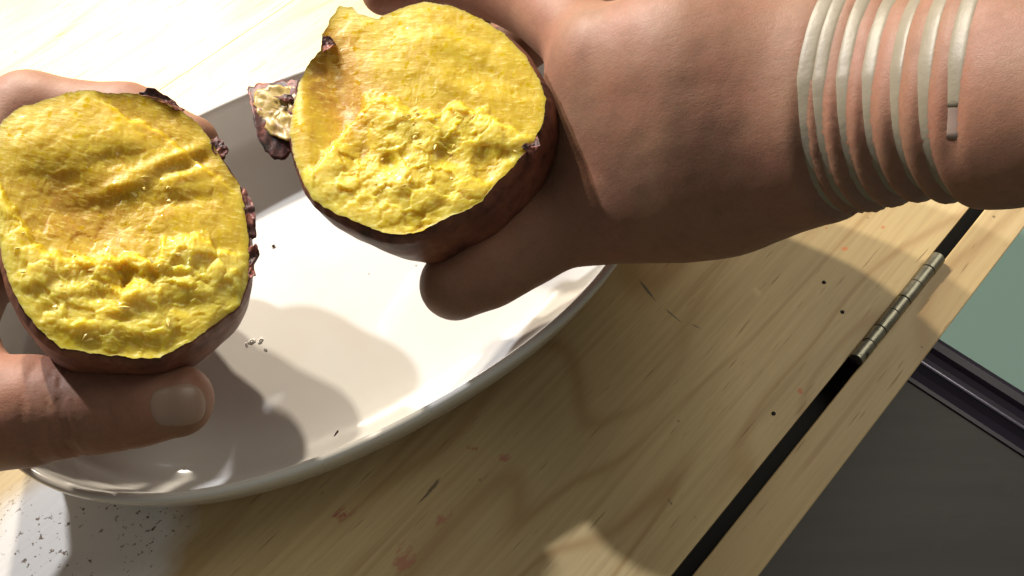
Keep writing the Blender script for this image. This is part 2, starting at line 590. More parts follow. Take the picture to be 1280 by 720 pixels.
for (b0, b1, mt) in ((SEAM + 0.00008, GAP0, M_WOOD), (SEAM - 0.24, SEAM - 0.00008, M_WOOD2)):
    V, F = prism(board_rect(-0.46, 0.52, b0, b1), -0.018, 0.0)
    bevel(mesh_obj('plank', V, F, mt, table, False), 0.00015, 1)
V, F = prism(board_rect(-0.46, 0.52, GAP1, RAIL1), -0.018, 0.0)
bevel(mesh_obj('rail', V, F, M_RAIL, table, False), 0.0006)
V, F = prism(board_rect(-0.455, 0.515, GAP0 - 0.03, RAIL1 - 0.002), -0.050, -0.0182)
mesh_obj('gap_shade_board', V, F, M_BLACK, table, False)  # added board, coloured black for the shade inside the gap
for a in (-0.42, 0.45):
    for b in (SEAM - 0.20, GAP0 - 0.07):
        V, F = prism(board_rect(a, a + 0.04, b, b + 0.04), -0.62, -0.0183)
        mesh_obj('leg', V, F, M_RAIL, table, False)
# hinge: seven knuckles in a row in the gap
h0 = to_board(1068, 452)[0]
h1 = to_board(1168, 322)[0]
hb = 0.5 * (GAP0 + GAP1) + 0.0002
hp = GA * 0.5 * (h0 + h1) + GN * hb
hinge = bpy.data.objects.new('hinge', None)
hinge.empty_display_size = 0.01
hinge.parent = table
hinge.location = (hp[0], hp[1], 0.62)
COL.objects.link(hinge)
cuts = np.linspace(h0, h1, 8)
cuts[1:-1] += np.array([0.0006, -0.0004, 0.0007, -0.0005, 0.0003, 0.0008])
NS = 40
for i in range(7):
    s0, s1 = cuts[i] + 0.00015, cuts[i + 1] - 0.00015
    rad = 0.0033 if i % 2 == 0 else 0.00315
    V, F = [], []
    for s, r_ in ((s0, rad - 0.0002), (s0 + 0.0002, rad), (s1 - 0.0002, rad), (s1, rad - 0.0002)):
        for j in range(NS):
            t = 2 * math.pi * j / NS
            p = GA * s + GN * (hb + r_ * math.cos(t))
            V.append((p[0], p[1], 0.0016 + r_ * math.sin(t)))
    for q in range(3):
        F += [(q * NS + j, q * NS + (j + 1) % NS, (q + 1) * NS + (j + 1) % NS, (q + 1) * NS + j) for j in range(NS)]
    F += [tuple(range(NS - 1, -1, -1)), tuple(range(3 * NS, 4 * NS))]
    mesh_obj('knuckle', V, F, M_BRASS, hinge, False)
V, F = [], []
for s in (h0 - 0.0004, h1 + 0.0004):
    for j in range(12):
        t = 2 * math.pi * j / 12
        p = GA * s + GN * (hb + 0.0026 * math.cos(t))
        V.append((p[0], p[1], 0.0016 + 0.0026 * math.sin(t)))
F = [(j, (j + 1) % 12, 12 + (j + 1) % 12, 12 + j) for j in range(12)] + [tuple(range(11, -1, -1)), tuple(range(12, 24))]
mesh_obj('pin', V, F, M_BLACK, hinge)
# small black discs standing in for dark nail holes in the leaf
for (px, py) in ((1030, 353), (1053, 390), (967, 517)):
    c, _ = at(px, py, 0.0)
    V = [(c[0] + 0.0009 * math.cos(t), c[1] + 0.0009 * math.sin(t), z) for z in (0.0, 0.00025) for t in np.linspace(0, 2 * math.pi, 10, endpoint=False)]
    F = [(j, (j + 1) % 10, 10 + (j + 1) % 10, 10 + j) for j in range(10)] + [tuple(range(10, 20))]
    mesh_obj('nail_hole_disc', V, F, M_BLACK, table)

# ------------------------------------------------------------------ the oval dish
DC = np.array([-0.0745, 0.0025])
DA, DB, DP = 0.1460, 0.0912, 2.22
DROT = math.atan2(0.5316, 0.8470)
ZR = 0.037
# (inset from the outer edge, height) from the underside round the rim to the middle of the floor
dprof = [(0.032, 0.0006), (0.026, 0.0008), (0.0185, 0.0026), (0.0120, 0.0070), (0.0078, 0.0135), (0.0046, 0.0220), (0.0021, 0.0310), (0.0006, 0.0380), (0.0004, 0.0406), (0.0010, 0.0418), (0.0020, 0.0422),
         (0.0033, 0.0418), (0.0041, 0.0405), (0.0052, 0.036), (0.0080, 0.024), (0.0125, 0.0140), (0.019, 0.0088), (0.027, 0.0074), (0.036, 0.0070)]
NA = 240
V, F = [], []
ang = np.linspace(0, 2 * math.pi, NA, endpoint=False) + 0.004


def dish_xy(inset, fac=1.0):
    ex, ey = np.cos(ang), np.sin(ang)
    sx, sy = np.sign(ex) * np.abs(ex) ** (2 / DP), np.sign(ey) * np.abs(ey) ** (2 / DP)
    x, y = DA * sx, DB * sy
    nx, ny = np.sign(sx) * np.abs(sx) ** (DP - 1) / DA, np.sign(sy) * np.abs(sy) ** (DP - 1) / DB
    ln = np.hypot(nx, ny)
    x, y = (x - inset * nx / ln) * fac, (y - inset * ny / ln) * fac
    c, s = math.cos(DROT), math.sin(DROT)
    return DC[0] + c * x - s * y, DC[1] + s * x + c * y


rings = [(i, 1.0, z) for i, z in dprof] + [(0.036, fq, 0.0070) for fq in (0.75, 0.5, 0.25)]
rings = [(0.030, 0.5, 0.0006)] + rings
for ins, fq, z in rings:
    X, Y = dish_xy(ins, fq)
    wob = 0.0003 * np.sin(ang * 3 + 1) if z > 0.03 else 0
    V += list(zip(X, Y, z + wob * np.ones(NA)))
nr = len(rings)
for q in range(nr - 1):
    F += [(q * NA + j, q * NA + (j + 1) % NA, (q + 1) * NA + (j + 1) % NA, (q + 1) * NA + j) for j in range(NA)]
F.append(tuple(range(NA - 1, -1, -1)))
F.append(tuple(range((nr - 1) * NA, nr * NA)))
dish = mesh_obj('serving_dish', V, F, M_DISH)
tag(dish, 'deep oval white glazed serving dish standing on the pine table', 'dish')


def blob(px, py, z, rx, ry, rz, rot, name, mat, seed, nu=12, nv=6):
    c, _ = at(px, py, z)
    V, F = [], []
    for i in range(1, nv):
        ph = math.pi * i / nv
        for j in range(nu):
            t = 2 * math.pi * j / nu
            w = 1 + 0.25 * math.sin(2 * t + seed) + 0.15 * math.sin(5 * t + 2 * seed + i)
            x, y = rx * w * math.sin(ph) * math.cos(t), ry * w * math.sin(ph) * math.sin(t)
            V.append((c[0] + x * math.cos(rot) - y * math.sin(rot), c[1] + x * math.sin(rot) + y * math.cos(rot), z + rz * (1 + math.cos(ph))))
    for i in range(nv - 2):
        F += [(i * nu + j, i * nu + (j + 1) % nu, (i + 1) * nu + (j + 1) % nu, (i + 1) * nu + j) for j in range(nu)][::1]
    F += [tuple(range(nu)), tuple(range((nv - 2) * nu + nu - 1, (nv - 2) * nu - 1, -1))]
    F = [f[::-1] for f in F]
    return mesh_obj(name, V, F, mat)


for i, (px, py, r_, lab) in enumerate(((315, 427, 0.0015, 'shiny syrup drop on the dish floor, the left of the two biggest'),
                                      (326, 426, 0.0013, 'shiny syrup drop on the dish floor, the right of the two biggest'),
                                      (308, 431, 0.0009, 'small shiny syrup drop on the dish floor, closest to the potato half'),
                                      (332, 437, 0.0008, 'smallest shiny syrup drop, a little below the others on the dish floor'))):
    tag(blob(px, py, 0.0069, r_, r_ * 0.8, 0.0004, i, 'syrup_drop', M_SYRUP_GLINT, i), lab, 'drop', 'syrup drops on the dish floor')
for px, py, rx, ry, rot, lab in ((419, 546, 0.0026, 0.0008, 1.1, 'thin dark crumb in the shade near the near rim of the dish'),
                                 (342, 308, 0.0007, 0.0004, 0.5, 'tiny dark crumb on the bright dish floor between the potato halves')):
    tag(blob(px, py, 0.0070, rx, ry, 0.0006, rot, 'crumb', M_CHAR, 1.3), lab, 'crumb', 'crumbs on the dish floor')

# ------------------------------------------------------------------ hands: implicit surfaces
def sd_cone(P, a, b, ra, rb):
    ba = b - a
    L2 = ba @ ba
    h = np.clip(((P - a) @ ba) / L2, 0, 1)
    d = np.linalg.norm(P - a - h[..., None] * ba, axis=-1)
    return d - (ra + (rb - ra) * h)


def smin(a, b, k_):
    h = np.clip(0.5 + 0.5 * (b - a) / k_, 0, 1)
    return b + (a - b) * h - k_ * h * (1 - h)


def surface_nets(f, lo, hi, h):
    n_ = np.ceil((hi - lo) / h).astype(int) + 1
    ax = [lo[i] + h * np.arange(n_[i]) for i in range(3)]
    G = np.empty(tuple(n_), np.float32)
    for i in range(0, n_[0], 24):
        X = np.stack(np.meshgrid(ax[0][i:i + 24], ax[1], ax[2], indexing='ij'), -1)
        G[i:i + 24] = f(X)
    S = G < 0
    c = [S[a:n_[0] - 1 + a, b:n_[1] - 1 + b, d:n_[2] - 1 + d] for a in (0, 1) for b in (0, 1) for d in (0, 1)]
    tot = sum(x.astype(np.int8) for x in c)
    act = (tot > 0) & (tot < 8)
    idx = np.full(act.shape, -1, int)
    cells = np.argwhere(act)
    idx[act] = np.arange(len(cells))
    acc = np.zeros((len(cells), 3))
    cnt = np.zeros(len(cells))
    corners = [(a, b, d) for a in (0, 1) for b in (0, 1) for d in (0, 1)]
    for p in corners:
        for axi in range(3):
            if p[axi] == 0:
                q = list(p)
                q[axi] = 1
                va = G[cells[:, 0] + p[0], cells[:, 1] + p[1], cells[:, 2] + p[2]]
                vb = G[cells[:, 0] + q[0], cells[:, 1] + q[1], cells[:, 2] + q[2]]
                m = (va < 0) != (vb < 0)
                t = np.where(m, va / np.where(va - vb == 0, 1, va - vb), 0)
                pt = cells + np.array(p)
                pt = pt.astype(float)
                pt[:, axi] += t
                acc[m] += pt[m]
                cnt[m] += 1
    Vt = lo + h * acc / cnt[:, None]
    Fc = []
    for axi in range(3):
        u, w = [(1, 2), (2, 0), (0, 1)][axi]
        sl0 = [slice(None)] * 3
        sl1 = [slice(None)] * 3
        sl0[axi] = slice(0, -1)
        sl1[axi] = slice(1, None)
        for flip in (False, True):
            e = (S[tuple(sl0)] & ~S[tuple(sl1)]) if not flip else (~S[tuple(sl0)] & S[tuple(sl1)])
            E_ = np.argwhere(e)
            E_ = E_[(E_[:, u] > 0) & (E_[:, w] > 0) & (E_[:, u] < n_[u] - 1) & (E_[:, w] < n_[w] - 1)]
            du = np.zeros(3, int)
            du[u] = 1
            dw = np.zeros(3, int)
            dw[w] = 1
            q = [E_ - du - dw, E_ - dw, E_, E_ - du]
            q = np.stack([idx[x[:, 0], x[:, 1], x[:, 2]] for x in q], -1)
            Fc.append(q[:, ::-1] if flip else q)
    Fc = np.concatenate(Fc)
    for _ in range(2):                                  # settle the vertices on the exact surface
        d = f(Vt)
        e = h * 0.3
        g = np.stack([f(Vt + np.eye(3)[i] * e) - f(Vt - np.eye(3)[i] * e) for i in range(3)], -1)
        g /= np.maximum(np.linalg.norm(g, axis=-1, keepdims=True), 1e-9)
        Vt = Vt - g * np.clip(d, -h, h)[:, None]
    return Vt, Fc


def J(px, py, z, rpx):
    """joint: sight line, height, radius as seen (pixels) -> (point, radius in metres)"""
    P, t = at(px, py, z)
    return P, rpx * float(t) / FPX


class Hand:
    def __init__(self):
        self.bones = []

    def chain(self, *js, k=0.010):
        J_ = [J(*j) for j in js]
        for a, b in zip(J_[:-1], J_[1:]):
            self.bones.append((a[0], b[0], a[1], b[1], k))

    def raw(self, P):
        d = None
        for a, b, ra, rb, k_ in self.bones:
            e = sd_cone(P, a, b, ra, rb)
            d = e if d is None else smin(d, e, k_)
        return d

    def bounds(self, lo_x=-9, hi_x=9):
        lo = np.min([np.minimum(a - ra, b - rb) for a, b, ra, rb, _ in self.bones], 0) - 0.006
        hi = np.max([np.maximum(a + ra, b + rb) for a, b, ra, rb, _ in self.bones], 0) + 0.006
        lo[0] = max(lo[0], lo_x)
        hi[0] = min(hi[0], hi_x)
        return lo, hi


# right hand and forearm
rh = Hand()
rh.chain((1560, 40, 0.205, 88), (1250, 66, 0.163, 80), (1060, 76, 0.131, 77), (1000, 82, 0.122, 77), k=0.02)
rh.chain((1560, 130, 0.200, 92), (1250, 150, 0.156, 90), (1060, 168, 0.121, 84), (1000, 178, 0.112, 84), k=0.02)
rh.chain((1000, 75, 0.121, 78), (860, 70, 0.117, 75), (752, 72, 0.110, 58), k=0.022)          # index metacarpal
rh.chain((1000, 72, 0.100, 70), (870, 38, 0.092, 60), (760, 12, 0.084, 48), k=0.02)            # middle
rh.chain((1010, 84, 0.090, 62), (900, 44, 0.080, 54), (790, 16, 0.068, 42), k=0.02)            # ring, little
rh.chain((1010, 170, 0.103, 84), (900, 215, 0.086, 88), (815, 232, 0.076, 76), (745, 258, 0.070, 58), k=0.022)   # thumb metacarpal
rh.chain((980, 128, 0.113, 80), (870, 145, 0.101, 82), (775, 150, 0.088, 66), (715, 165, 0.073, 54), k=0.024)        # web and palm
rh.chain((745, 258, 0.070, 58), (655, 303, 0.066, 50), k=0.012)
rh.chain((655, 303, 0.066, 50), (610, 332, 0.065, 47), (569, 356, 0.064, 45), k=0.008)
rh.chain((748, 66, 0.106, 54), (660, -8, 0.092, 44), (560, -26, 0.082, 38), (480, -10, 0.080, 29), k=0.008)     # index finger
rh.chain((760, 0, 0.088, 48), (690, -20, 0.066, 42), (600, 0, 0.050, 38), (520, 60, 0.050, 34), k=0.006)        # middle finger
rh.chain((790, 0, 0.070, 44), (720, 10, 0.052, 40), (640, 60, 0.046, 34), (580, 110, 0.047, 30), k=0.006)       # ring finger
WA = J(1000, 125, 0.125, 1)[0]
WBp = J(1250, 110, 0.161, 1)[0]
WX = (WBp - WA) / np.linalg.norm(WBp - WA)
WZ = CAM - WA
WZ = WZ - WX * (WZ @ WX)
WZ /= np.linalg.norm(WZ)                                # towards the camera
WY = np.cross(WZ, WX)                                   # down across the forearm as seen
if ray(1000, 300)[1] > ray(1000, 125)[1]:
    WY = -WY
if (J(1000, 300, 0.125, 1)[0] - WA) @ WY < 0:
    WY = -WY
# where each turn of the cord crosses the middle of the near side
band_px = [988, 1006, 1035, 1067, 1106, 1148, 1191]


def axial_of_px(px):
    D = ray(px, 78)
    nrm = np.cross(D, ray(px, 79))
    # intersect the near side line (axis raised by the arm's half thickness) with the pixel column's plane
    q = WA + WZ * 0.026
    return float(-((q - CAM) @ nrm) / (WX @ nrm))


band_s = np.array([axial_of_px(p) for p in band_px])
turns = np.arange(7) * 2 * math.pi


def helix_s(phi):
    """axial position of the cord at angle phi (0 = near side of the first turn, growing downwards)"""
    lo_, hi_ = band_s[0] + (phi) * 0.0018 / (2 * math.pi), band_s[-1]
    return np.where(phi < 0, lo_, np.interp(phi, turns, band_s))


def rh_sdf(P):
    d = rh.raw(P)
    near = np.abs(d) < 0.008
    if near.any():
        Q = P[near]
        e = Q - WA
        s = e @ WX
        ph = np.arctan2(e @ WY, e @ WZ)
        g = np.zeros(len(Q))
        for kturn in range(-1, 8):
            fphi = ph + 2 * math.pi * kturn
            ok = (fphi > -2.6) & (fphi < turns[-1] + 0.75)
            hs = helix_s(fphi)
            g = np.maximum(g, np.where(ok, np.exp(-((s - hs) / 0.0024) ** 2) * np.clip((turns[-1] + 0.75 - fphi) / 0.5, 0, 1), 0))
        low = np.clip(0.4 + 0.6 * np.sin(ph), 0.2, 1.0)      # the cord sinks in deeper on the soft under side
        dd = d[near] + 0.0034 * g * low
        dd += 0.0006 * noise3(Q * 34.0) + 0.00012 * noise3(Q * 140.0)
        d = d.copy()
        d[near] = dd
    return d


lo, hi = rh.bounds(hi_x=0.36)
V, F = surface_nets(rh_sdf, lo, hi, 0.0019)
hand_r = mesh_obj('hand', V, F, M_SKIN)
tag(hand_r, 'bare right hand, back up, gripping the upper potato half, coiled cord round its wrist', 'hand', 'hands holding the potato halves')

# left hand
lh = Hand()
lh.chain((-560, 900, 0.115, 110), (-200, 560, 0.080, 90), (-95, 470, 0.074, 66), k=0.02)
lh.chain((-150, 530, 0.075, 78), (-70, 520, 0.075, 70), (40, 513, 0.077, 65), k=0.016)
lh.chain((40, 513, 0.077, 64), (110, 508, 0.077, 57), (165, 503, 0.077, 52), (222, 501, 0.075, 45), k=0.006)
lh.chain((-95, 450, 0.074, 62), (-66, 330, 0.074, 60), k=0.02)
lh.chain((-70, 350, 0.078, 60), (-48, 215, 0.086, 56), (40, 142, 0.085, 50), k=0.012)                         # index
lh.chain((40, 142, 0.085, 49), (160, 150, 0.082, 42), (238, 177, 0.081, 34), k=0.006)
lh.chain((-60, 340, 0.074, 56), (-30, 250, 0.070, 52), (60, 215, 0.062, 46), (170, 240, 0.058, 42), (232, 275, 0.058, 36), k=0.008)
lh.chain((-66, 370, 0.068, 54), (-30, 330, 0.060, 50), (50, 310, 0.052, 44), (150, 340, 0.050, 38), k=0.008)
CRE = [(J(px_, 508, 0.077, 1)[0], a_) for px_, a_ in ((90, 0.0006), (101, 0.0012), (109, 0.0011), (119, 0.0006), (62, 0.0004), (160, 0.0003))]
TAX = J(180, 503, 0.07, 1)[0] - J(60, 512, 0.07, 1)[0]
TAX /= np.linalg.norm(TAX)


def lh_sdf(P):
    d = lh.raw(P)
    near = np.abs(d) < 0.006
    if near.any():
        Q = P[near]
        dd = d[near] + 0.0005 * noise3(Q * 50.0) + 0.00012 * noise3(Q * 150.0)
        for c, a in CRE:
            e = Q - c
            s = e @ TAX + 0.0012 * noise3(Q * 130.0)
            rr = np.linalg.norm(e - (e @ TAX)[:, None] * TAX, axis=-1)
            dd += a * np.exp(-(s / 0.0010) ** 2) * (rr < 0.024)
        d = d.copy()
        d[near] = dd
    return d


lo, hi = lh.bounds(lo_x=-0.30)
V, F = surface_nets(lh_sdf, lo, hi, 0.0014)
hand_l = mesh_obj('hand', V, F, M_SKIN)
tag(hand_l, 'bare left hand from the left edge, thumb nail showing under the larger potato half', 'hand', 'hands holding the potato halves')


def march(sdf, o, d, r0, n_=40):
    """sphere-trace the points o + d*r inwards from r0 to the surface"""
    r_ = np.full(len(o), r0)
    for _ in range(n_):
        r_ = r_ - 0.7 * sdf(o - d * 0 + d * r_[:, None])
    return o + d * r_[:, None]


def drape(sdf, px, py, t0=0.12, n_=90):
    """first hit of sight lines with an implicit surface"""
    D = ray(px, py)
    D = D / np.linalg.norm(D, axis=-1, keepdims=True)
    t = np.full(D.shape[:-1], t0)
    for _ in range(n_):
        t = t + 0.8 * sdf(CAM + D * t[..., None])
    return CAM + D * t[..., None]


def sdf_grad(sdf, P, e=0.0006):
    g = np.stack([sdf(P + np.eye(3)[i] * e) - sdf(P - np.eye(3)[i] * e) for i in range(3)], -1)
    return g / np.maximum(np.linalg.norm(g, axis=-1, keepdims=True), 1e-9)


# thumb nail of the left hand
NU, NV = 18, 14
uu, vv = np.meshgrid(np.linspace(-1, 1, NU), np.linspace(-1, 1, NV), indexing='ij')
cx_ = uu * np.sqrt(1 - 0.5 * vv ** 2)
cy_ = vv * np.sqrt(1 - 0.5 * uu ** 2)
ang_n = R(-6)
npx = 221 + 39 * cx_ * math.cos(ang_n) + 30 * cy_ * math.sin(-ang_n) * 1.0
npy = 507 + 30 * cy_ * math.cos(ang_n) - 39 * cx_ * math.sin(-ang_n)
NP_ = drape(lh_sdf, npx.ravel(), npy.ravel())
NG = sdf_grad(lh_sdf, NP_)
edge = np.maximum(np.abs(uu), np.abs(vv)).ravel()
lift = 0.00028 * (1 - edge ** 6) - 0.0005 * (edge ** 6)
lift = lift + 0.0004 * np.clip(uu.ravel(), 0, 1)
NVt = NP_ + NG * lift[:, None]
NF = [(i * NV + j, i * NV + j + 1, (i + 1) * NV + j + 1, (i + 1) * NV + j) for i in range(NU - 1) for j in range(NV - 1)]
nb = NU * NV
under = NVt - NG * 0.0009
NF2 = [tuple(x + nb for x in f[::-1]) for f in NF]
loop = [i * NV for i in range(NU)] + [(NU - 1) * NV + j for j in range(1, NV)] + [i * NV + NV - 1 for i in range(NU - 2, -1, -1)] + [j for j in range(NV - 2, 0, -1)]
side = [(loop[i], loop[i - 1], loop[i - 1] + nb, loop[i] + nb) for i in range(len(loop))]
mesh_obj('thumb_nail', np.concatenate([NVt, under]), NF + NF2 + side, M_NAIL, hand_l)

# ------------------------------------------------------------------ the coiled cord on the wrist
phis = np.linspace(-2.4, turns[-1] + 0.46, 700)
S_ = helix_s(phis)
dirs = np.cos(phis)[:, None] * WZ + np.sin(phis)[:, None] * WY
org_ = WA + S_[:, None] * WX
surf = march(rh_sdf, org_, dirs, 0.06)
gn = sdf_grad(rh.raw, surf)
tan = np.gradient(surf, axis=0)
tan /= np.linalg.norm(tan, axis=1)[:, None]
wid = np.cross(gn, tan)
wid /= np.linalg.norm(wid, axis=1)[:, None]
hw = np.interp(phis, [-0.5, 1.5, 4.0, turns[-1]], [0.0031, 0.0026, 0.0025, 0.0028])
cs = [(-1, -0.9), (-1, 0.1), (-0.8, 0.62), (-0.4, 0.85), (0.4, 0.85), (0.8, 0.62), (1, 0.1), (1, -0.9)]


def sweep(i0, i1, wscale, th):
    V, F = [], []
    m = len(cs)
    for i in range(i0, i1):
        for (a, b) in cs:
            V.append(surf[i] + wid[i] * a * hw[i] * wscale + gn[i] * b * th)
    for i in range(i1 - i0 - 1):
        F += [(i * m + j, i * m + (j + 1) % m, (i + 1) * m + (j + 1) % m, (i + 1) * m + j) for j in range(m)]
    F += [tuple(range(m - 1, -1, -1)), tuple(range((i1 - i0 - 1) * m, (i1 - i0) * m))]
    return V, F


cut = int(np.searchsorted(phis, turns[-1] + 0.22))
V, F = sweep(0, cut, 1.0, 0.0007)
cord = mesh_obj('coil_bracelet', V, F, M_CORD)
tag(cord, 'beige flat cord coiled in seven turns round the right wrist', 'bracelet')
V, F = sweep(cut - 6, len(phis), 0.8, 0.0007)
mesh_obj('end_sleeve', V, F, M_SLEEVE, cord)

# ------------------------------------------------------------------ the two potato halves
def smooth_outline(pts, n_):
    p = np.asarray(pts, float)
    q = np.vstack([p, p[:1]])
    s = np.concatenate([[0], np.cumsum(np.linalg.norm(np.diff(q, axis=0), axis=1))])
    t = np.linspace(0, s[-1], n_, endpoint=False)
    return np.stack([np.interp(t, s, q[:, 0]), np.interp(t, s, q[:, 1])], -1)


def G(x, y, cx, cy, sx, sy=None, rot=0):
    sy = sy or sx
    c, s = math.cos(R(rot)), math.sin(R(rot))
    dx, dy = x - cx, y - cy
    u, w = c * dx - s * dy, s * dx + c * dy
    return np.exp(-(u / sx) ** 2 - (w / sy) ** 2)


def sstep(a, b, x):
    t = np.clip((x - a) / (b - a), 0, 1)
    return t * t * (3 - 2 * t)


def polyline_side(x, y, pts):
    """signed distance (px) from a left-to-right polyline: positive below it in the photo"""
    p = np.asarray(pts, float)
    yy = np.interp(x, p[:, 0], p[:, 1])
    return y - yy


def relief_right(x, y):
    mm = np.zeros_like(x)
    mealy = np.full_like(x, 0.45)
    # ragged cliff between the smooth upper part and the mealy broken middle
    cl = polyline_side(x, y, [(355, 245), (395, 212), (425, 165), (450, 130), (470, 118), (500, 132), (530, 142), (570, 135), (610, 145), (650, 175), (690, 180)])
    cl = cl + 16 * fbm(x / 30, y / 30, 1.0)
    mid = sstep(-9, 9, cl)
    mealy += 0.24 * mid
    mm += 2.6 * mid * (1 - sstep(0, 120, cl) * 0.8)
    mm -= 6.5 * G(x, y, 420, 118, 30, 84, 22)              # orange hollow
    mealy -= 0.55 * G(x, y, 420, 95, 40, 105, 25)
    mm += 3.0 * G(x, y, 376, 150, 16, 70, 8)               # left rim
    mm += 1.6 * G(x, y, 540, 60, 60, 30, 10) - 1.0 * G(x, y, 612, 95, 50, 12, -24) + 0.8 * G(x, y, 575, 108, 50, 10, -20)
    mm -= 0.8 * G(x, y, 580, 40, 45, 8, -20)
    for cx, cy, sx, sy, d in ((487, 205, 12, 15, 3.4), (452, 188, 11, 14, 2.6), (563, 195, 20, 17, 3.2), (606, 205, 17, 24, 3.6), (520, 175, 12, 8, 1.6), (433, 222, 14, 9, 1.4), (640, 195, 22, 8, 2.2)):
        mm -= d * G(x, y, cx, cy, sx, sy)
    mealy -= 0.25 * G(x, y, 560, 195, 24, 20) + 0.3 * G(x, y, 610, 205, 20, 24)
    mm += 2.2 * G(x, y, 510, 230, 60, 26) - 3.0 * sstep(0, 40, y - 258 + 0.25 * (x - 520)) * 0.8
    low = sstep(0, 12, polyline_side(x, y, [(360, 320), (560, 270), (600, 245), (640, 208), (665, 190), (690, 170)]) + 6 * fbm(x / 20, y / 20, 4.0))
    mm -= 2.4 * low
    mealy -= 0.25 * low
    crumb = 0.25 + 0.75 * mid
    return mm, mealy, crumb


def relief_left(x, y):
    mm = np.zeros_like(x)
    mealy = np.full_like(x, 0.42)
    st = polyline_side(x, y, [(0, 60), (110, 100), (125, 122), (160, 148), (185, 152), (300, 240)])
    up = 1 - sstep(-3, 5, st + 5 * fbm(x / 22, y / 22, 2.0))
    mm += -1.8 * up
    mealy -= 0.1 * up
    mm -= 4.2 * G(x, y, 95, 262, 66, 44, -18) + 2.0 * G(x, y, 140, 285, 40, 34)
    mealy -= 0.32 * G(x, y, 95, 262, 70, 46, -18)
    mm += 2.2 * G(x, y, 60, 180, 60, 35) + 1.5 * G(x, y, 150, 170, 40, 20, -20)
    mm += 2.0 * G(x, y, 185, 225, 70, 9, 12) + 1.5 * G(x, y, 220, 195, 60, 7, 22) - 2.2 * G(x, y, 215, 215, 60, 8, 22) - 1.6 * G(x, y, 230, 250, 50, 9, 8)
    lw = polyline_side(x, y, [(0, 230), (40, 300), (90, 330), (130, 322), (165, 320), (198, 322), (203, 302), (262, 296), (270, 318), (320, 320)])
    lw = lw + 9 * fbm(x / 24, y / 24, 6.0)
    low = sstep(-9, 11, lw)
    mm += 2.6 * low * (1 - 0.7 * sstep(20, 130, lw))
    mealy += 0.24 * low
    for cx, cy, sx, sy, d in ((152, 350, 17, 17, 4.2), (192, 348, 9, 11, 3.2), (222, 346, 16, 5, 2.0), (120, 372, 22, 8, 1.6), (95, 350, 24, 10, 1.4), (236, 385, 26, 12, 2.0), (140, 400, 30, 6, 1.2), (60, 390, 16, 12, 1.5)):
        mm -= d * G(x, y, cx, cy, sx, sy)
    mealy -= 0.3 * G(x, y, 155, 352, 20, 18)
    mm += 2.0 * G(x, y, 168, 370, 16, 8) + 1.6 * G(x, y, 232, 320, 26, 16) + 1.5 * G(x, y, 105, 405, 30, 14) + 1.0 * G(x, y, 190, 415, 40, 14)
    mm -= 2.5 * sstep(0, 60, y - 400 - 0.0 * x) * 0.8
    crumb = 0.30 + 0.70 * low + 0.35 * G(x, y, 190, 235, 80, 30)
    return mm, mealy, np.clip(crumb, 0, 1.1)


